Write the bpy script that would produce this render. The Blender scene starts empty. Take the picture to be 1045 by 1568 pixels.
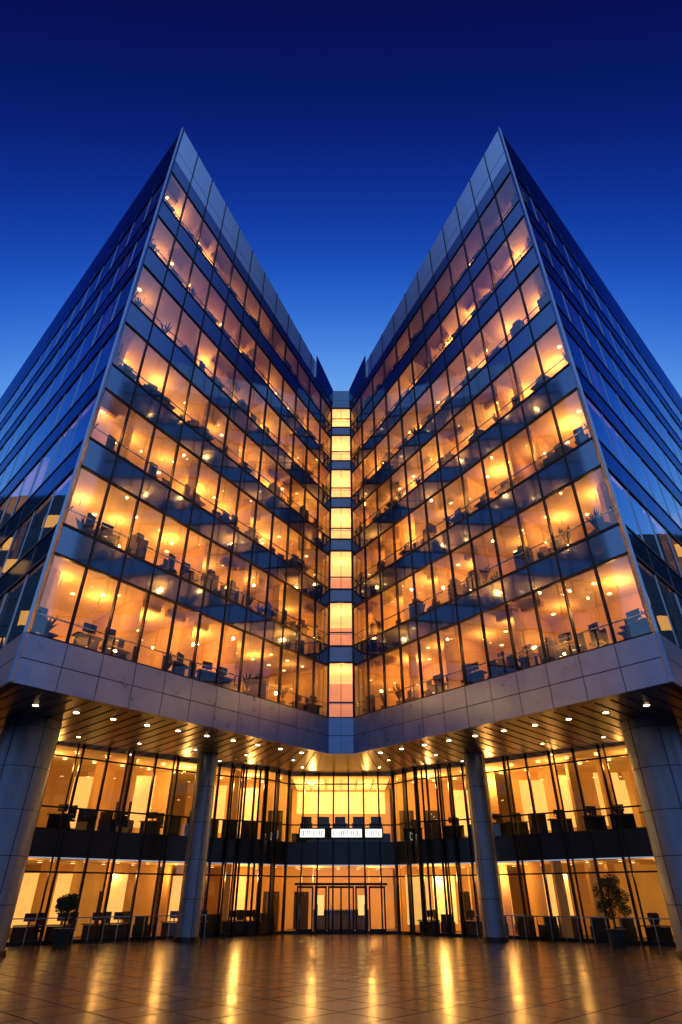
import bpy, math, random
from mathutils import Vector
random.seed(7)
H=2.13
scene=bpy.context.scene

# ---------------------------------------------------------------- materials
def newmat(name):
    m=bpy.data.materials.new(name); m.use_nodes=True
    nt=m.node_tree; nt.nodes.clear()
    out=nt.nodes.new('ShaderNodeOutputMaterial')
    return m,nt,out
def principled(name,col,rough=.5,metal=0,emis=None,estr=0,noise=0,nscale=3,bump=0,rvar=0,spec=.5):
    m,nt,out=newmat(name); m.cycles.emission_sampling='NONE'
    b=nt.nodes.new('ShaderNodeBsdfPrincipled')
    b.inputs['Base Color'].default_value=(*col,1); b.inputs['Roughness'].default_value=rough
    b.inputs['Metallic'].default_value=metal
    b.inputs['Specular IOR Level'].default_value=spec
    if emis:
        b.inputs['Emission Color'].default_value=(*emis,1); b.inputs['Emission Strength'].default_value=estr
    nt.links.new(b.outputs[0],out.inputs[0])
    if noise or bump or rvar:
        tc=nt.nodes.new('ShaderNodeTexCoord'); n=nt.nodes.new('ShaderNodeTexNoise')
        n.inputs['Scale'].default_value=nscale; n.inputs['Detail'].default_value=5
        nt.links.new(tc.outputs['Object'],n.inputs['Vector'])
        if noise:
            mr=nt.nodes.new('ShaderNodeMapRange'); mr.inputs[1].default_value=.3; mr.inputs[2].default_value=.7
            mr.inputs[3].default_value=1-noise; mr.inputs[4].default_value=1+noise
            nt.links.new(n.outputs[0],mr.inputs[0])
            vm=nt.nodes.new('ShaderNodeVectorMath'); vm.operation='SCALE'; vm.inputs[0].default_value=col
            nt.links.new(mr.outputs[0],vm.inputs['Scale']); nt.links.new(vm.outputs[0],b.inputs['Base Color'])
            if emis:
                mu=nt.nodes.new('ShaderNodeMath'); mu.operation='MULTIPLY'; mu.inputs[1].default_value=estr
                nt.links.new(mr.outputs[0],mu.inputs[0]); nt.links.new(mu.outputs[0],b.inputs['Emission Strength'])
        if rvar:
            mr=nt.nodes.new('ShaderNodeMapRange'); mr.inputs[3].default_value=rough-rvar; mr.inputs[4].default_value=rough+rvar
            nt.links.new(n.outputs[0],mr.inputs[0]); nt.links.new(mr.outputs[0],b.inputs['Roughness'])
        if bump:
            bp=nt.nodes.new('ShaderNodeBump'); bp.inputs['Strength'].default_value=bump; bp.inputs['Distance'].default_value=.02
            nt.links.new(n.outputs[0],bp.inputs['Height']); nt.links.new(bp.outputs[0],b.inputs['Normal'])
    return m
def emission(name,col,s):
    m,nt,out=newmat(name); e=nt.nodes.new('ShaderNodeEmission'); m.cycles.emission_sampling='NONE'
    e.inputs[0].default_value=(*col,1); e.inputs[1].default_value=s
    nt.links.new(e.outputs[0],out.inputs[0]); return m
def glass(name,tint,fmin,fmax,refl=(.85,.92,1),rough=.012,opaque=None,bstr=.12):
    m,nt,out=newmat(name)
    if opaque:
        t=nt.nodes.new('ShaderNodeBsdfDiffuse'); t.inputs[0].default_value=(*opaque,1)
    else:
        t=nt.nodes.new('ShaderNodeBsdfTransparent'); t.inputs[0].default_value=(*tint,1)
    g=nt.nodes.new('ShaderNodeBsdfGlossy'); g.inputs['Color'].default_value=(*refl,1); g.inputs['Roughness'].default_value=rough
    lw=nt.nodes.new('ShaderNodeLayerWeight'); lw.inputs[0].default_value=.35
    mr=nt.nodes.new('ShaderNodeMapRange'); mr.inputs[3].default_value=fmin; mr.inputs[4].default_value=fmax
    nt.links.new(lw.outputs['Facing'],mr.inputs[0])
    tc=nt.nodes.new('ShaderNodeTexCoord'); n=nt.nodes.new('ShaderNodeTexNoise'); n.inputs['Scale'].default_value=.55; n.inputs['Detail'].default_value=1
    nt.links.new(tc.outputs['Object'],n.inputs['Vector'])
    bp=nt.nodes.new('ShaderNodeBump'); bp.inputs['Strength'].default_value=bstr; bp.inputs['Distance'].default_value=.05
    nt.links.new(n.outputs[0],bp.inputs['Height']); nt.links.new(bp.outputs[0],g.inputs['Normal'])
    mx=nt.nodes.new('ShaderNodeMixShader')
    nt.links.new(mr.outputs[0],mx.inputs[0]); nt.links.new(t.outputs[0],mx.inputs[1]); nt.links.new(g.outputs[0],mx.inputs[2])
    nt.links.new(mx.outputs[0],out.inputs[0]); return m
W=(1.0,.42,.06)
M={}
M['glass']=glass('window_glass',(.98,.86,.66),.17,.50,refl=(.74,.86,1),bstr=.06)
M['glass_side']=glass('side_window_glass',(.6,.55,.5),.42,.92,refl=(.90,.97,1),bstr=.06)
M['glass_low']=glass('lobby_glass',(.98,.91,.78),.05,.38,bstr=.06)
M['spandrel']=glass('spandrel_glass',(1,1,1),.36,.44,refl=(.60,.74,1),rough=.06,opaque=(.014,.024,.055),bstr=.06)
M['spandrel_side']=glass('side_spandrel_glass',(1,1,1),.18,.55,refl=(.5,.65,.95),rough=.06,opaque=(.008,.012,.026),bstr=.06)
M['spandrel_low']=principled('lobby_spandrel',(.03,.036,.055),.22,.3)
M['spandrel_slit']=principled('spandrel_pale',(.42,.50,.68),.4,.1,noise=.1)
M['parapet']=glass('parapet_panel',(1,1,1),.45,.85,refl=(.93,.97,1),rough=.12,opaque=(.6,.68,.78))
M['metal']=principled('metal_panel',(.22,.32,.56),.30,.55,noise=.10,nscale=1.2,rvar=.08)
M['colmetal']=principled('column_metal',(.22,.29,.44),.42,.6,noise=.06,nscale=1.2,rvar=.05)
M['joint']=principled('panel_joint_dark',(.012,.013,.016),.6)
M['mullion']=principled('dark_mullion',(.008,.009,.012),.35,.4)
M['fin']=principled('bright_fin',(.45,.50,.6),.25,.9)
M['soffit']=principled('soffit_slats',(.10,.06,.03),.35,.45,noise=.2,nscale=2)
M['carpet']=principled('carpet',(.08,.05,.03),.9,noise=.2)
M['furn']=principled('office_furniture',(.02,.014,.01),.6,noise=.3)
M['furn2']=principled('light_furniture',(.2,.13,.07),.5,noise=.2)
for i,s in enumerate((.02,.08,.24)):  # room light put into ceilings and walls as weak to strong emission
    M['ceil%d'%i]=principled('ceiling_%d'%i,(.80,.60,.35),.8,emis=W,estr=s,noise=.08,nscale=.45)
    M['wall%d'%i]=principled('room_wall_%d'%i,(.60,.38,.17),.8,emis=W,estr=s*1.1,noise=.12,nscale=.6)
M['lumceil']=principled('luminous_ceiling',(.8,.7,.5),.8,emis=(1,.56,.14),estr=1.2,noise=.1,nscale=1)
M['blind']=principled('glowing_blinds',(.8,.7,.5),.8,emis=(1,.55,.14),estr=.95,noise=.1,nscale=2)  # blinds glow by own emission, no light stands behind them
M['lamp']=emission('lamp_glow',(1,.68,.28),9)
M['down']=emission('downlight_glow',(1,.66,.28),28)
M['sidelit']=principled('glowing_room',(.4,.3,.2),.8,emis=W,estr=.75,noise=.95,nscale=.3)  # light of the side rooms put in as patchy surface emission
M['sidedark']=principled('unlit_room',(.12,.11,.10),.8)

# ---------------------------------------------------------------- batching
class Batch:
    def __init__(s): s.d={}
    def get(s,mat,part): 
        return s.d.setdefault((part,mat),([],[]))
    def quad(s,part,mat,pts):
        v,f=s.get(mat,part); b=len(v); v.extend([tuple(p) for p in pts]); f.append(tuple(range(b,b+len(pts))))
    def hexa(s,part,mat,p):  # p: 4 bottom, 4 top
        v,f=s.get(mat,part); b=len(v); v.extend([tuple(q) for q in p])
        for q in ((0,1,2,3),(7,6,5,4),(0,4,5,1),(1,5,6,2),(2,6,7,3),(3,7,4,0)): f.append(tuple(b+i for i in q))
    def box(s,part,mat,c,size,rot=0):
        x,y,z=size[0]/2,size[1]/2,size[2]/2; cr,sr=math.cos(rot),math.sin(rot); P=[]
        for dz in (-z,z):
            for dx,dy in ((-x,-y),(x,-y),(x,y),(-x,y)):
                P.append((c[0]+dx*cr-dy*sr,c[1]+dx*sr+dy*cr,c[2]+dz))
        s.hexa(part,mat,P)
    def ball(s,part,mat,c,r,rz=None,n=8,k=5):
        v,f=s.get(mat,part); b=len(v); rz=rz or r
        for j in range(k+1):
            a=math.pi*j/k
            for i in range(n):
                t=2*math.pi*i/n
                v.append((c[0]+r*math.sin(a)*math.cos(t),c[1]+r*math.sin(a)*math.sin(t),c[2]+rz*math.cos(a)))
        for j in range(k):
            for i in range(n):
                f.append((b+j*n+i,b+j*n+(i+1)%n,b+(j+1)*n+(i+1)%n,b+(j+1)*n+i))
    def disc(s,part,mat,c,r,n=12):
        s.quad(part,mat,[(c[0]+r*math.cos(2*math.pi*i/n),c[1]+r*math.sin(2*math.pi*i/n),c[2]) for i in range(n)])
    def cyl(s,part,mat,c,r0,r1,z0,z1,n=32,caps=True):
        v,f=s.get(mat,part); b=len(v)
        for z,r in ((z0,r0),(z1,r1)):
            for i in range(n):
                t=2*math.pi*i/n; v.append((c[0]+r*math.cos(t),c[1]+r*math.sin(t),z))
        for i in range(n): f.append((b+i,b+(i+1)%n,b+n+(i+1)%n,b+n+i))
        if caps: f.append(tuple(b+i for i in range(n))[::-1]); f.append(tuple(b+n+i for i in range(n)))
    def build(s,parent,smooth=()):
        for (part,mat),(v,f) in s.d.items():
            me=bpy.data.meshes.new(part); me.from_pydata(v,[],f); me.materials.append(M[mat])
            me.validate(); me.update()
            if part in smooth:
                for p in me.polygons: p.use_smooth = len(p.vertices)==4
            o=bpy.data.objects.new(part,me); scene.collection.objects.link(o)
            o.parent=parent
def empty(name):
    e=bpy.data.objects.new(name,None); scene.collection.objects.link(e); return e

bld=empty('office_building'); B=Batch()
def plight(name,p,e,r=.12,col=(1,.50,.13)):
    l=bpy.data.lights.new(name,'POINT'); l.energy=e; l.shadow_soft_size=r; l.color=col
    o=bpy.data.objects.new(name,l); o.location=p; scene.collection.objects.link(o); o.parent=bld
def spot(name,p,e,ang=75,col=(1,.53,.2)):
    l=bpy.data.lights.new(name,'SPOT'); l.energy=e; l.shadow_soft_size=.08; l.color=col; l.spot_size=math.radians(ang); l.spot_blend=.6
    o=bpy.data.objects.new(name,l); o.location=p; scene.collection.objects.link(o); o.parent=bld

# levels (world z): 0 soffit,1..7 window sills, 8 parapet foot, 9 roof
ZC=[v+H for v in (7.47,9.68,14.58,18.98,23.3,27.24,31.1,34.9,37.5,39.4)]
ZA=[v+H for v in (6.56,8.47,13.5,18.4,23.5,28.7,34.2,39.5,44.3,49.4)]
def lev(Z,L):
    L=max(0,min(9,L)); i=min(8,int(L)); return Z[i]+(Z[i+1]-Z[i])*(L-i)
WIN=[(1,1.72)]+[(i,i+.665) for i in range(2,7)]+[(7,7.8)]
WIN_SLIT=[(i,i+.77) for i in range(1,7)]+[(7,7.9)]

class Facade:
    def __init__(s,m,A,Bp,zA,zB,nb,nout,e0,e1,win=None):
        s.m=m;s.A=Vector(A);s.B=Vector(Bp);s.zA=zA;s.zB=zB;s.nb=nb;s.n=Vector(nout);s.e0=Vector(e0);s.e1=Vector(e1)
        s.len=(s.B-s.A).length; s.win=win or WIN
    def p(s,t,L,o=0,d=0,dz=0):
        q=s.A.lerp(s.B,t)+s.n*o
        if d: q=q+s.e0.lerp(s.e1,t).normalized()*d
        z=lev(s.zA,L)*(1-t)+lev(s.zB,L)*t+dz
        return (q.x*s.m,q.y,z)
    def hx(s,part,mat,t0,t1,L0,L1,o0,o1):
        B.hexa(part,mat,[s.p(t0,L0,o0),s.p(t1,L0,o0),s.p(t1,L0,o1),s.p(t0,L0,o1),
                         s.p(t0,L1,o0),s.p(t1,L1,o0),s.p(t1,L1,o1),s.p(t0,L1,o1)])
    def hz(s,part,mat,t0,t1,L,h0,h1,o0,o1):
        B.hexa(part,mat,[s.p(t0,L,o0,0,h0),s.p(t1,L,o0,0,h0),s.p(t1,L,o1,0,h0),s.p(t0,L,o1,0,h0),
                         s.p(t0,L,o0,0,h1),s.p(t1,L,o0,0,h1),s.p(t1,L,o1,0,h1),s.p(t0,L,o1,0,h1)])
RP=random.Random(77)
def skin(F,glassm,spm,parm,mull='mullion',mw=.07,fasc=True,prot=.075):
    nb=F.nb; w=mw/2/F.len; g=.018/F.len
    for i in range(nb):
        t0,t1=i/nb,(i+1)/nb
        for (a,b) in F.win:
            j=lambda:RP.uniform(-.012,.012)
            B.quad('window_panes',glassm,[F.p(t0,a,j()),F.p(t1,a,j()),F.p(t1,b,j()),F.p(t0,b,j())])
            k=RP.uniform(-.004,.004)
            F.hx('spandrels',spm,t0+g,t1-g,b,int(a)+1 if a<7 else 8.12,-.05,.03+k)
        for (a,b) in ((8.12,8.36),(8.375,9)):
            F.hx('parapet_panels',parm,t0+g,t1-g,a,b,-.06,.04+RP.uniform(-.004,.004))
        if fasc:
            for (a,b) in ((0,.49),(.51,1)):
                F.hx('fascia_panels','metal',t0+g,t1-g,a,b,.0,.10)
    if fasc: F.hx('fascia_backing','joint',0,1,0.005,.995,-.3,.08)
    F.hx('parapet_backing','joint',0,1,8.1,8.99,-.12,.02)
    for (a,b) in F.win:
        F.hx('spandrel_backing','joint',0,1,b,int(a)+1 if a<7 else 8.15,-.10,.01)
        F.hz('transoms','mullion',0,1,a,-.04,.08,-.08,.07)
        F.hz('transoms','mullion',0,1,b,-.07,.04,-.08,.06)
        F.hz('guard_rails','fin',0,1,a,1.0,1.05,-.32,-.27)
    for i in range(nb+1):
        t=i/nb; F.hx('mullions',mull,max(0,t-w),min(1,t+w),1,9,-.10,prot)

def rooms(F,depth,rngseed):
    R=random.Random(rngseed); nb=F.nb
    for r,(a,b) in enumerate(F.win):
        i=0
        while i<nb:
            n=min(nb-i,R.choice((1,2,2,3))); v=R.choice((0,0,1,1,2))
            if r==6: v=0
            t0,t1=i/nb,(i+n)/nb
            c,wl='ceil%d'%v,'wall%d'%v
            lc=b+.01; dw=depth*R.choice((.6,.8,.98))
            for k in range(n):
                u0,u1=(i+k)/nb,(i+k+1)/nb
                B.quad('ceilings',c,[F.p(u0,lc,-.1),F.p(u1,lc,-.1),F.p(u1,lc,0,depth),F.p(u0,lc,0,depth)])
                um=(u0+u1)/2
                for dd in (1.6,3.2,4.8):
                    if dd<dw-.3 and R.random()<.5: 
                        q=F.p(um,lc,0,dd,-.03); B.disc('recessed_downlights','lamp',q,.11,10)
                if R.random()<.3:
                    q0=[F.p(u0+.01,lc,0,1.0,-.02),F.p(u1-.01,lc,0,1.0,-.02),F.p(u1-.01,lc,0,1.25,-.02),F.p(u0+.01,lc,0,1.25,-.02)]
                    B.hexa('ceiling_beams',wl,[(x,y,z-.3) for x,y,z in q0]+q0)
                for rep in range(3):
                    if R.random()>(.9,.6,.4)[rep]: continue
                    kind=R.random(); q=F.p(um+R.uniform(-.38,.38)/nb,a,0,R.uniform(.38,.6)+rep*.55); x,y,z=q
                    ang=math.atan2((F.B-F.A).y,(F.B-F.A).x*F.m)+R.uniform(-.3,.3)
                    if kind<.4: # desk with monitor
                        B.box('desks','furn2',(x,y,z+.73),(1.2,.6,.05),ang); B.box('desks','furn',(x,y,z+.36),(1.1,.05,.68),ang)
                        B.box('monitors','furn',(x,y,z+1.13),(.6,.04,.40),ang); B.box('monitors','furn',(x,y,z+.83),(.06,.06,.2),ang)
                    elif kind<.7: # chair
                        B.box('chairs','furn',(x,y,z+.48),(.5,.48,.10),ang); B.box('chairs','furn',(x,y,z+.95),(.48,.09,.85),ang)
                        B.cyl('chairs','furn',(x,y),.04,.04,z,z+.45,8); B.cyl('chairs','furn',(x,y),.28,.2,z,z+.07,8)
                    elif kind<.85: # cabinet with boxes on it
                        B.box('cabinets','furn',(x,y,z+.65),(.9,.4,1.3),ang); B.box('cabinets','furn2',(x,y,z+1.43),(.4,.28,.25),ang+.2)
                    else: # office plant
                        B.cyl('plant_pots','furn',(x,y),.16,.22,z,z+.45,10)
                        for q_ in range(26):
                            th=R.uniform(0,6.28); h=R.uniform(.5,1.1); rr=R.uniform(.15,.5)
                            e=Vector((x+rr*math.cos(th),y+rr*math.sin(th),z+.45+h)); s0=Vector((x,y,z+.45)); sv=Vector((-math.sin(th),math.cos(th),0))*.05
                            mid=s0.lerp(e,.6)+Vector((0,0,.12)); B.quad('plant_leaves','furn',[s0,mid-sv,e,mid+sv])
            base=R.choice((40,75,105,135))*R.uniform(.8,1.2)*(1,1,1,1,.9,.65,.45)[r]
            for k in range(2 if n==3 else 1):
                tt=(t0+t1)/2 if n<3 else t0+(t1-t0)*(.27+.46*k)
                q=F.p(tt,lc,0,min(dw-1,R.uniform(1.7,2.8)),-.6)
                plight('room_light',q,base*(1.0 if n!=2 else 1.4),.11)
                B.box('pendant_rods','mullion',(q[0],q[1],q[2]+.36),(.02,.02,.46))
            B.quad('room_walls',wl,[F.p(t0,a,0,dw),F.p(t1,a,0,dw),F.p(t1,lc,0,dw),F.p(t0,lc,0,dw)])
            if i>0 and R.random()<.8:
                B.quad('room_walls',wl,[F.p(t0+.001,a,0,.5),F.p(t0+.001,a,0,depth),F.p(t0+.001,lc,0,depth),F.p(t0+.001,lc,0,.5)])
            B.quad('floors','carpet',[F.p(t0,a,-.1,0,-.01),F.p(t1,a,-.1,0,-.01),F.p(t1,a,0,depth,-.01),F.p(t0,a,0,depth,-.01)])
            if R.random()<.4:
                q=F.p(t0+.5/nb,a,0,1.7); zc=F.p(t0+.5/nb,lc,0,1.7)[2]
                B.box('interior_columns',wl,(q[0],q[1],(q[2]+zc)/2),(.45,.45,zc-q[2]))
            i+=n
        B.quad('room_walls','wall1',[F.p(.999,a,-.1),F.p(.999,a,0,depth),F.p(.999,b+.01,0,depth),F.p(.999,b+.01,-.1)])
        B.quad('flank_blinds','sidedark',[F.p(.012,a,-.12),F.p(.012,a,0,depth),F.p(.012,b,0,depth),F.p(.012,b,-.12)])

A=(-12.2,21.5); C=(-.85,39.5)
fd=(Vector(C)-Vector(A)).normalized(); nf=(fd.y,-fd.x)
sd=Vector((-.696,.718)).normalized(); ns=(-.718,-.696)
E=(A[0]+sd.x*42,A[1]+sd.y*42)
for m in (1,-1):
    F=Facade(m,A,C,ZA,ZC,12,nf,sd,(-nf[0],-nf[1]))
    skin(F,'glass','spandrel','parapet')
    rooms(F,7,11 if m==1 else 23)
    t0=.87
    P=[F.p(t0,8.15,.06),F.p(1,8.15,.06),F.p(1,8.15,.12),F.p(t0,8.15,.12),F.p(t0,9,.06,0,.9),F.p(1,9,.06,0,.1),F.p(1,9,.12,0,.1),F.p(t0,9,.12,0,.9)]
    B.hexa('roof_screen','spandrel',P)
    F.hx('roof_screen_posts','fin',t0-.003,t0+.003,8.15,9,.05,.14)
    S=Facade(m,A,E,ZA,ZA,16,ns,(fd.x,fd.y),(fd.x,fd.y))
    skin(S,'glass_side','spandrel_side','spandrel_side',prot=.03,mull='fin',mw=.09)
    for r,(a,b) in enumerate(WIN):
        for i in range(0,16):
            t0,t1=i/16,(i+1)/16
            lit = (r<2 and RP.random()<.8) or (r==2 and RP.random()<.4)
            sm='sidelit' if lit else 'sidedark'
            if i<3: t0=max(t0,.03)
            B.quad('side_rooms',sm,[S.p(t0,b,-.1),S.p(t1,b,-.1),S.p(t1,b,0,5 if i>=3 else .5),S.p(t0,b,0,5 if i>=3 else .5)])
            if i>=3:
                B.quad('side_rooms',sm,[S.p(t0,a,0,5),S.p(t1,a,0,5),S.p(t1,b,0,5),S.p(t0,b,0,5)])
                B.quad('side_rooms','carpet',[S.p(t0,a,-.1),S.p(t1,a,-.1),S.p(t1,a,0,5),S.p(t0,a,0,5)])
            if lit and i>=3: B.ball('pendant_lamps','lamp',S.p((t0+t1)/2,b,0,1.6,-.22),.15,.09)
    for (z0,z1,k) in ((0,1,'metal'),(1,9,'fin')):
        B.hexa('corner_post',k,[((A[0]+dx)*m,A[1]+dy,lev(ZA,z0)) for dx,dy in ((-.1,-.06),(.09,-.15),(.10,.1),(-.08,.1))]+
                               [((A[0]+dx)*m,A[1]+dy,lev(ZA,z1)+.02) for dx,dy in ((-.1,-.06),(.09,-.15),(.10,.1),(-.08,.1))])
    B.quad('roof','joint',[F.p(0,8.6,-.1),F.p(1,8.6,-.1),(-.85*m,60,ZC[8]+.5),(E[0]*m,60,ZA[8]),(E[0]*m,E[1],lev(ZA,8.6))])
    # soffit slats
    G0=Vector((A[0]+sd.x*36,A[1]+sd.y*36,8.7+H)); G1=Vector((-.85,49,7.5+H))
    N=60
    for i in range(N):
        t0,t1=i/N,(i+1)/N
        def sp(t,u):
            a=Vector(F.p(t,0)); a.x*=m; g=G0.lerp(G1,t); q=a.lerp(g,u); return (q.x*m,q.y,q.z-.002)
        for j in range(6):
            B.quad('soffit','soffit',[sp(t0,j/6),sp(t1,j/6),sp(t1,(j+1)/6),sp(t0,(j+1)/6)])
        if i%2==0:
            a,b,c,d=sp(t0,.02),sp(t0+.18/N,.02),sp(t0+.18/N,1),sp(t0,1)
            B.hexa('soffit_battens','joint',[(q[0],q[1],q[2]-.02) for q in (a,b,c,d)]+[(q[0],q[1],q[2]+.01) for q in (a,b,c,d)])
    for row,(u,cnt) in enumerate(((.09,10),(.33,6),(.55,4))):
        for i in range(cnt):
            t=.10+.87*(i+.4*row)/cnt
            q=Vector(F.p(t,0)); q.x*=m; g=G0.lerp(G1,t); q=q.lerp(g,u)
            B.disc('soffit_downlights','down',(q.x*m,q.y,q.z-.05),.12 if row==0 else .09)
            B.cyl('downlight_rims','fin',(q.x*m,q.y),.16,.16,q.z-.04,q.z+.02,12)
            if i%2==0: spot('soffit_spot',(q.x*m,q.y,q.z-.1),35)
# central slit tower
SL=Facade(1,C,(.85,39.5),ZC,ZC,1,(0,-1),(0,1),(0,1),WIN_SLIT)
skin(SL,'glass','spandrel_slit','spandrel',mw=.14)
for (a,b) in WIN_SLIT:
    B.quad('ceilings','lumceil',[SL.p(0,b),SL.p(1,b),SL.p(1,b,0,5),SL.p(0,b,0,5)])
    B.quad('room_walls','wall2',[SL.p(0,a,0,5),SL.p(1,a,0,5),SL.p(1,b,0,5),SL.p(0,b,0,5)])
    for t in (.0,1.):
        B.quad('room_walls','wall2',[SL.p(t,a,-.1),SL.p(t,a,0,5),SL.p(t,b,0,5),SL.p(t,b,-.1)])
    SL.hx('mullions','mullion',.49,.51,a,b,-.05,.05)
    SL.hz('transoms','mullion',0,1,a,1.0,1.07,-.05,.05)
    plight('room_light',SL.p(.5,b,0,1.8,-.5),70)
SL.hx('fascia_joint','joint',.495,.505,0,1,.1,.103)
B.quad('soffit','soffit',[(-.85,39.5,ZC[0]),(.85,39.5,ZC[0]),(.85,49,7.5+H),(-.85,49,7.5+H)])

# ---------------------------------------------------------------- lobby floors
poly=[(-22,31.5),(-15.4,37),(-8.3,43),(-5.2,44.6),(-3.8,46.7)]
bays=[5,6,4,2]
segs=[]
for m in (1,-1):
    for k in range(4): segs.append(((poly[k][0]*m,poly[k][1]),(poly[k+1][0]*m,poly[k+1][1]),bays[k]))
segs.append(((-3.8,46.7),(3.8,46.7),7))
ZT=10.35
def lob(a,b,t0,t1,z0,z1,o0,o1,part,mat):
    a=Vector(a);b=Vector(b);d=(b-a); n=Vector((d.y,-d.x)).normalized()
    if n.y>0: n=-n
    P=[]
    for z in (z0,z1):
        for t,o in ((t0,o0),(t1,o0),(t1,o1),(t0,o1)):
            q=a.lerp(b,t)+n*o; P.append((q.x,q.y,z))
    B.hexa(part,mat,P)
for (a,b,nb) in segs:
    L=(Vector(b)-Vector(a)).length; w=.055/L
    for (z0,z1) in ((.15,3.85),(5.2,ZT)):
        B.quad('lobby_panes','glass_low',[(a[0],a[1],z0),(b[0],b[1],z0),(b[0],b[1],z1),(a[0],a[1],z1)])
    for i in range(nb):
        lob(a,b,i/nb+.012/L,(i+1)/nb-.012/L,3.87,5.18,-.05,.04,'lobby_spandrels','spandrel_low')
    lob(a,b,0,1,3.85,5.20,-.4,.02,'lobby_spandrel_backing','joint')
    lob(a,b,0,1,.0,.15,-.1,.1,'lobby_sill','mullion')
    for z in (3.15,6.25,8.9): lob(a,b,0,1,z-.04,z+.04,-.06,.06,'lobby_transoms','mullion')
    for i in range(nb+1):
        t=i/nb; lob(a,b,t-w,t+w,.02,ZT,-.10,.10,'lobby_mullions','mullion')
    if nb>=3 and a[0]*b[0]>0:
        for i in range(nb):
            if (i+nb)%2: t=(i+.82)/nb; lob(a,b,t-w*.6,t+w*.6,.02,ZT,-.10,.06,'lobby_mullions','mullion')
    if nb>=5 and a[0]*b[0]>0:
        lob(a,b,0,1,1.08,1.13,.22,.27,'plaza_handrail','fin')
        for i in range(nb*2+1):
            t=i/nb/2; lob(a,b,t-.02/L,t+.02/L,.02,1.08,.22,.26,'plaza_handrail','fin')
R=random.Random(5)
full=[(x,y) for x,y in poly]+[(-x,y) for x,y in poly[::-1]]
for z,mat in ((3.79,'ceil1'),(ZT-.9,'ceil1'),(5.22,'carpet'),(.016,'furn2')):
    for k in range(len(full)-1):
        (x0,y0),(x1,y1)=full[k],full[k+1]
        B.quad('lobby_slabs',mat,[(x0,y0+.06,z),(x1,y1+.06,z),(x1,57,z),(x0,57,z)])
for z0,z1 in ((.02,3.79),(5.22,ZT-.9)):
    for x in range(-22,22,2):
        yb=53 if abs(x+1)<5 else (50 if abs(x+1)<12 else 45)
        mm=R.choice(('wall1','wall2','wall0')) if abs(x+1)>4 else 'wall2'
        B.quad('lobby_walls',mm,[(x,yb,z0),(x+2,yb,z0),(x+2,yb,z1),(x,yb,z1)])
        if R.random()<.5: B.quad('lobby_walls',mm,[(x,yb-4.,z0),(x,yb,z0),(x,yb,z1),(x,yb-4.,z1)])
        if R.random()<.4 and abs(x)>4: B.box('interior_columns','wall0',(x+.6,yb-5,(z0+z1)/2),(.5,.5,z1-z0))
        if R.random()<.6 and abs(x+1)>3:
            hh=(z1-z0)*.72; B.box('glowing_blinds','blind',(x+1+R.uniform(-.2,.2),yb-R.uniform(.5,4.5),z0+.5+hh/2),(R.uniform(.8,1.7),.06,hh))
        elif R.random()<.7 and abs(x)>3: B.box('dark_doors','furn',(x+1,yb-.06,z0+1.15),(1.1,.08,2.3))
    B.quad('lobby_walls','wall0',[(-22,56.9,z0),(22,56.9,z0),(22,56.9,z1),(-22,56.9,z1)])
    for x in (-22,22): B.quad('lobby_walls','wall0',[(x,32,z0),(x,57,z0),(x,57,z1),(x,32,z1)])
def fy(x):
    x=-abs(x)
    for k in range(4):
        (x0,y0),(x1,y1)=poly[k],poly[k+1]
        if x0<=x<=x1: return y0+(y1-y0)*(x-x0)/(x1-x0)
    return 46.7
for zc,e in ((3.7,120),(ZT-1.0,190)):
    x=-20.5
    while x<=20.6:
        for dy in (1.6,4.6):
            B.disc('lobby_downlights','lamp',(x,fy(x)+dy,zc),.13,10)
        x+=1.45
    for x in (-17.5,-13.5,-10.5,-6.6,-2,2,6.6,10.5,13.5,17.5):
        f=R.uniform(.6,1.3)*(.33 if abs(x)>13 else 1.4 if abs(x)<8 else .8)
        plight('lobby_light',(x+R.uniform(-.5,.5),fy(x)+R.uniform(2,3.2),zc-.6),e*f*1.6,.13)
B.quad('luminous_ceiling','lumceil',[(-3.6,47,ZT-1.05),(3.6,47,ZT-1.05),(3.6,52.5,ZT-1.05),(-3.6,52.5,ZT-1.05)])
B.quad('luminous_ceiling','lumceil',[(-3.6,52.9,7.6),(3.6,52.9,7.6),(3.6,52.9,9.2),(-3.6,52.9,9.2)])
for x in [i*1.2-3.6 for i in range(7)]:
    B.box('ceiling_beams','mullion',(x,49.8,ZT-1.1),(.05,5.4,.08))
def armchair(x,y,z,r):
    B.box('armchairs','furn',(x,y,z+.25),(.8,.75,.42),r)
    c,s=math.cos(r),math.sin(r)
    B.box('armchairs','furn',(x-s*-.32,y+c*-.32,z+.7),(.74,.16,.75),r)
    for sx in (-.38,.38): B.box('armchairs','furn',(x+c*sx,y+s*sx,z+.42),(.12,.7,.5),r)
B.box('mezzanine_dais','furn',(0,47.8,5.5),(7,1.6,.5))
for i in range(5): armchair(-2.5+i*1.25,47.6,5.75,R.uniform(-.2,.2))
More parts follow.
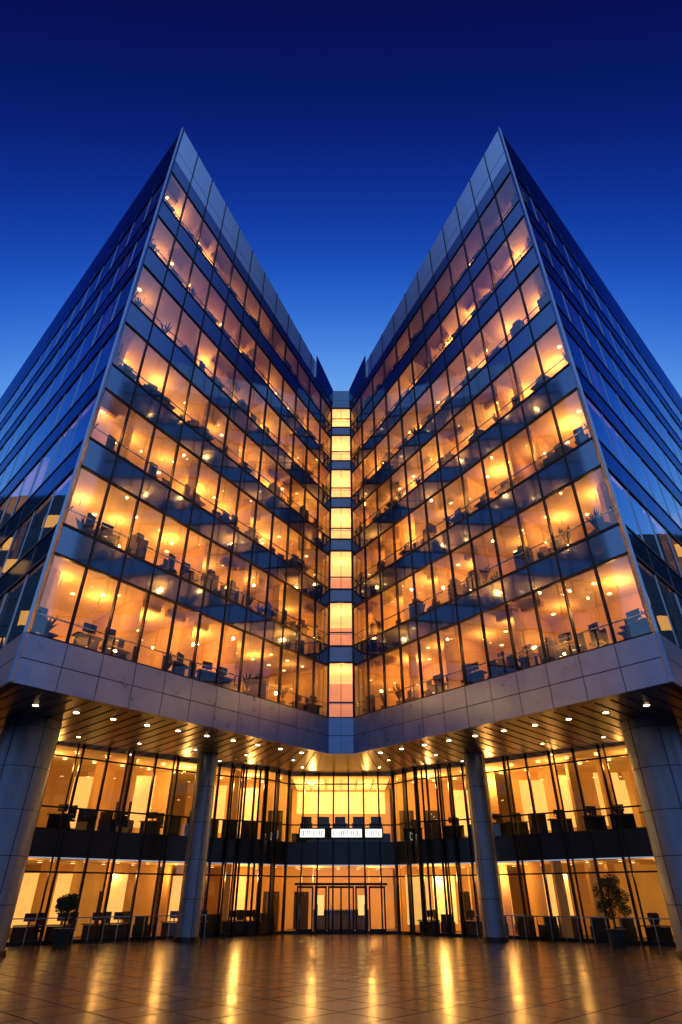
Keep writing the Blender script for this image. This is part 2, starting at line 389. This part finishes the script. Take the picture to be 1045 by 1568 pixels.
for z in (.02,5.23):
    x=-20
    while x<20:
        if abs(x)>4.3:
            y=fy(x)+R.uniform(.8,1.5); k=R.random(); r=R.uniform(-.3,.3)
            if k<.35: armchair(x,y,z,r)
            elif k<.8:
                B.box('desks','furn2',(x,y,z+.74),(1.4,.7,.05),r); B.box('desks','furn',(x,y-.2,z+.36),(1.3,.05,.68),r)
                B.box('monitors','furn',(x,y,z+1.1),(.58,.05,.36),r); B.box('monitors','furn',(x,y,z+.84),(.06,.06,.2),r)
                B.box('chairs','furn',(x+.3,y+.7,z+.95),(.46,.09,.7),r); B.box('chairs','furn',(x+.3,y+.5,z+.5),(.5,.48,.1),r); B.cyl('chairs','furn',(x+.3,y+.5),.22,.03,z,z+.46,8)
            else: B.box('cabinets','furn',(x,y,z+.55),(1.,.4,1.1),r)
        x+=R.uniform(.9,1.5)
B.box('reception_desk','furn',(0,51.5,.6),(4,.7,1.15)); B.box('reception_desk','furn2',(0,51.4,1.2),(4.2,.9,.06))
def door(x0,x1,h=2.5,y=46.55):
    for x in (x0,x1): B.box('door_frames','mullion',(x,y,h/2),(.1,.14,h))
    B.box('door_frames','mullion',((x0+x1)/2,y,h),(abs(x1-x0)+.1,.14,.12)); B.box('door_frames','mullion',((x0+x1)/2,y,.14),(abs(x1-x0),.1,.24))
    B.box('door_handles','fin',(x1-.16 if x1>x0 else x1+.16,y-.12,1.2),(.035,.04,.8))
for sgn in (-1,1):
    door(0,.82*sgn,2.55); door(sgn*1.0,sgn*1.7,2.55); door(sgn*1.9,sgn*2.9,2.55)
    B.box('notice_panels','lumceil',(sgn*1.35,46.5,1.55),(.42,.03,1.1))
B.box('door_frames','mullion',(0,46.5,2.72),(6.2,.3,.14))
for sgn in (-1,1):
    for x,y in ((4.6,45.1),(5.6,44.0),(6.5,43.5),(7.3,43.1)):
        B.box('vestibule_fins','mullion',(x*sgn,y,ZT/2-.4),(.12,.22,ZT-.9))

# ---------------------------------------------------------------- columns
def column(c,r,zt,seg,nv):
    B.cyl('column_core','joint',c,r-.03,r-.03,0,zt,36)
    z=.02; 
    while z<zt:
        z1=min(z+seg,zt)
        B.cyl('column_cladding','colmetal',c,r,r,z+.014,z1-.014,48,False); z=z1
    for i in range(nv):
        t=2*math.pi*(i+.35)/nv
        B.box('column_seams','joint',(c[0]+r*math.cos(t),c[1]+r*math.sin(t),zt/2),(.02,.03,zt-.1),t)
    B.cyl('column_base','mullion',c,r+.12,r+.08,0,.22,36)
for m in (1,-1):
    column((-8.4*m,39.3),.62,10.2,1.9,4)
    column((-15.0*m,29.5),1.25,9.3,1.75,6)
B.build(bld,smooth=('column_cladding','column_core','pendant_lamps'))

# ---------------------------------------------------------------- sign
M['sign']=emission('sign_white',(1,.93,.8),1.6); M['ink']=principled('sign_letters',(.01,.01,.012),.5)
sg=empty('illuminated_entrance_sign'); B=Batch()
B.box('sign_frame','mullion',(0,46.42,5.72),(5.9,.14,.66))
R=random.Random(3)
for x0,x1 in ((-2.85,-1.15),(-.65,1.45),(1.7,2.85)):
    B.box('sign_panel','sign',((x0+x1)/2,46.345,5.72),(x1-x0,.03,.5))
    x=x0+.08
    while x<x1-.12:
        w=R.choice((.03,.04,.05)); h=.30
        B.box('sign_letters','ink',(x+w/2,46.32,5.72),(w,.02,h))
        if R.random()<.6: B.box('sign_letters','ink',(x+.06,46.318,5.72+R.choice((-.13,0,.13))),(.10,.018,.04))
        x+=R.uniform(.11,.17)
B.build(sg)

# ---------------------------------------------------------------- potted trees
M['leaf']=principled('leaves',(.05,.08,.025),.6,noise=.5,nscale=6)
M['bark']=principled('bark',(.08,.055,.035),.9,noise=.3,bump=.5,nscale=20)
M['pot']=principled('planter_metal',(.05,.05,.055),.45,.3,noise=.2)
def tree(x,y,h,cr,seed):
    global B
    R=random.Random(seed); B=Batch(); e=empty('potted_tree')
    B.cyl('planter','pot',(x,y),.32,.45,0,.65,24); B.cyl('planter_rim','pot',(x,y),.48,.48,.65,.71,24)
    B.cyl('trunk','bark',(x,y),.06,.035,.6,h-cr*.6,10)
    cl=[]
    for i in range(14):
        a=R.uniform(0,6.28); rr=cr*R.uniform(.1,.8); zz=h-cr+R.uniform(-.8,.8)*cr
        cx,cy=x+rr*math.cos(a),y+rr*math.sin(a); cl.append((cx,cy,zz,cr*R.uniform(.25,.45)))
        p0=Vector((x,y,h-cr*1.5)); p1=Vector((cx,cy,zz)); w=.012
        B.hexa('limbs','bark',[p0+Vector(q) for q in ((-w,-w,0),(w,-w,0),(w,w,0),(-w,w,0))]+[p1+Vector(q) for q in ((-w/2,-w/2,0),(w/2,-w/2,0),(w/2,w/2,0),(-w/2,w/2,0))])
    for (cx,cy,cz,r) in cl:
        for k in range(240):
            d=Vector((R.gauss(0,1),R.gauss(0,1),R.gauss(0,1))).normalized()*r*R.random()**.4
            c=Vector((cx,cy,cz))+d; u=Vector((R.gauss(0,1),R.gauss(0,1),R.gauss(0,1))).normalized(); v=u.orthogonal().normalized()
            B.quad('leaves','leaf',[c-u*.06,c+v*.03,c+u*.06,c-v*.03])
    B.build(e)
tree(13.6,35.5,3.0,.95,1); tree(-14.0,36.2,2.3,.6,2)

# ---------------------------------------------------------------- plaza
m,nt,out=newmat('plaza_paving')
b=nt.nodes.new('ShaderNodeBsdfPrincipled'); nt.links.new(b.outputs[0],out.inputs[0])
tc=nt.nodes.new('ShaderNodeTexCoord'); mp=nt.nodes.new('ShaderNodeMapping'); mp.inputs['Rotation'].default_value=(0,0,math.radians(45))
nt.links.new(tc.outputs['Object'],mp.inputs[0])
br=nt.nodes.new('ShaderNodeTexBrick'); br.offset=0.0; br.inputs['Scale'].default_value=1; br.inputs['Brick Width'].default_value=1.3; br.inputs['Row Height'].default_value=1.3
br.inputs['Mortar Size'].default_value=.022; br.inputs['Mortar Smooth'].default_value=.3; br.inputs['Color1'].default_value=(.018,.023,.032,1); br.inputs['Color2'].default_value=(.045,.052,.066,1); br.inputs['Mortar'].default_value=(.004,.004,.006,1)
nt.links.new(mp.outputs[0],br.inputs[0]); nt.links.new(br.outputs[0],b.inputs['Base Color'])
n=nt.nodes.new('ShaderNodeTexNoise'); n.inputs['Scale'].default_value=3; n.inputs['Detail'].default_value=6; nt.links.new(tc.outputs['Object'],n.inputs[0])
mr=nt.nodes.new('ShaderNodeMapRange'); mr.inputs[3].default_value=.13; mr.inputs[4].default_value=.25; nt.links.new(n.outputs[0],mr.inputs[0])
sep=nt.nodes.new('ShaderNodeSeparateColor'); nt.links.new(br.outputs[0],sep.inputs[0])
ma=nt.nodes.new('ShaderNodeMath'); ma.operation='ADD'; nt.links.new(mr.outputs[0],ma.inputs[0])
mb=nt.nodes.new('ShaderNodeMath'); mb.operation='MULTIPLY'; mb.inputs[1].default_value=.7; nt.links.new(br.outputs['Fac'],mb.inputs[0]); nt.links.new(mb.outputs[0],ma.inputs[1])
mc=nt.nodes.new('ShaderNodeMath'); mc.operation='MULTIPLY_ADD'; mc.inputs[1].default_value=1.5; nt.links.new(sep.outputs[0],mc.inputs[0]); nt.links.new(ma.outputs[0],mc.inputs[2])
nt.links.new(mc.outputs[0],b.inputs['Roughness'])
b.inputs['Specular IOR Level'].default_value=.22
bp=nt.nodes.new('ShaderNodeBump'); bp.inputs['Strength'].default_value=.5; bp.inputs['Distance'].default_value=.01; bp.invert=True
nt.links.new(br.outputs['Fac'],bp.inputs['Height']); nt.links.new(bp.outputs[0],b.inputs['Normal'])
me=bpy.data.meshes.new('plaza'); s=500; me.from_pydata([(-s,-s,0),(s,-s,0),(s,s,0),(-s,s,0)],[],[(0,1,2,3)]); me.materials.append(m)
scene.collection.objects.link(bpy.data.objects.new('plaza_ground',me))

# neighbouring blocks outside the view (only seen as reflections)
M['nb']=principled('neighbour_cladding',(.05,.055,.07),.5,noise=.3); M['nbw']=principled('neighbour_windows',(.02,.03,.05),.15)
M['nbl']=principled('neighbour_lit',(.2,.15,.1),.5,emis=W,estr=.9)
R=random.Random(9)
for (x,y,w,d,h) in ((-58,-6,22,20,26),(60,-10,22,22,30),(-20,-50,26,20,22),(24,-56,24,20,30),(-78,58,22,20,56),(-72,30,20,18,34),(80,60,22,20,50),(74,32,20,18,38)):
    B=Batch(); e=empty('neighbouring_office_block')
    B.box('walls','nb',(x,y,h/2),(w,d,h)); B.box('roof_plant','nb',(x,y,h+1.5),(w*.4,d*.4,3))
    for z in range(3,int(h)-2,4):
        for i in range(int(w/3)):
            for sy in (-1,1):
                B.box('windows',R.choice(('nbw','nbw','nbl')),(x-w/2+2+i*3,y+sy*(d/2+.02),z),(2.2,.1,2.2))
        for i in range(int(d/3)):
            for sx in (-1,1):
                B.box('windows',R.choice(('nbw','nbw','nbl')),(x+sx*(w/2+.02),y-d/2+2+i*3,z),(.1,2.2,2.2))
    B.build(e)

# ---------------------------------------------------------------- world
w=bpy.data.worlds.new('World'); scene.world=w; w.use_nodes=True; nt=w.node_tree; nt.nodes.clear()
out=nt.nodes.new('ShaderNodeOutputWorld'); bg=nt.nodes.new('ShaderNodeBackground'); nt.links.new(bg.outputs[0],out.inputs[0])
tc=nt.nodes.new('ShaderNodeTexCoord'); sx=nt.nodes.new('ShaderNodeSeparateXYZ'); nt.links.new(tc.outputs['Generated'],sx.inputs[0])
def math_(op,a,b=None):
    n=nt.nodes.new('ShaderNodeMath'); n.operation=op
    for i,v in enumerate((a,b)):
        if v is None: continue
        if isinstance(v,(int,float)): n.inputs[i].default_value=v
        else: nt.links.new(v,n.inputs[i])
    return n.outputs[0]
omz=math_('SUBTRACT',1,sx.outputs[2])
t1=math_('ADD',math_('MULTIPLY',sx.outputs[1],.75),math_('MULTIPLY',omz,.45))
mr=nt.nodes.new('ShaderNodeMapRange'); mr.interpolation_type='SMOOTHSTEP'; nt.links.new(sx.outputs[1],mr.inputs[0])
mr.inputs[1].default_value=.24; mr.inputs[2].default_value=-.1; mr.inputs[3].default_value=0; mr.inputs[4].default_value=.42  # extra sky brightness added outside the view, to reflect in glass and parapets
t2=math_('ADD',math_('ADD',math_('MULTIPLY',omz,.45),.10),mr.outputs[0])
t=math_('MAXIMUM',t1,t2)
cr=nt.nodes.new('ShaderNodeValToRGB'); nt.links.new(t,cr.inputs[0]); cr.color_ramp.interpolation='B_SPLINE'
el=cr.color_ramp.elements
pts=[(.15,(.0008,.002,.026)),(.34,(.0015,.008,.15)),(.47,(.005,.048,.42)),(.57,(.025,.155,.68)),(.66,(.12,.36,.86)),(1,(.3,.5,.85))]
el[0].position=pts[0][0]; el[0].color=(*pts[0][1],1); el[1].position=1; el[1].color=(*pts[-1][1],1)
for p,c in pts[1:-1]:
    q=el.new(p); q.color=(*c,1)
# unseen sky beside and behind the camera, made paler and greyer for facade reflections
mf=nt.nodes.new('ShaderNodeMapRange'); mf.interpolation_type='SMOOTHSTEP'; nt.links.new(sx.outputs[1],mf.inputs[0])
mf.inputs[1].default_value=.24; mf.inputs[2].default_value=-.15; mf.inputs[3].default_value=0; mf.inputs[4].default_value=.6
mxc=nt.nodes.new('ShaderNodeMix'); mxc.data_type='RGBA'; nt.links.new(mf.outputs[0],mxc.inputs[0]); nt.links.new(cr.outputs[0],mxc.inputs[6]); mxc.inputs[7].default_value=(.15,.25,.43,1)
sky=nt.nodes.new('ShaderNodeTexSky'); sky.sky_type='NISHITA'; sky.sun_disc=False; sky.sun_elevation=math.radians(1); sky.sun_rotation=0
sc=nt.nodes.new('ShaderNodeVectorMath'); sc.operation='SCALE'; sc.inputs['Scale'].default_value=.003; nt.links.new(sky.outputs[0],sc.inputs[0])
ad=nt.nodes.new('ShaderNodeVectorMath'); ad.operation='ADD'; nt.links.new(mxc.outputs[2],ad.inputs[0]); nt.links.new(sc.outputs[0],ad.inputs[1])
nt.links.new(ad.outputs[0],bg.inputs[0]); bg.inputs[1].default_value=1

cam=bpy.data.cameras.new('camera'); co=bpy.data.objects.new('camera',cam); scene.collection.objects.link(co); scene.camera=co
co.location=(0,0,H); co.rotation_euler=(math.radians(90+33.24),0,0)
cam.sensor_fit='VERTICAL'; cam.sensor_height=36; cam.lens=36*894/1568; cam.clip_end=2000
scene.view_settings.view_transform='Standard'; scene.view_settings.look='None'; scene.view_settings.exposure=0
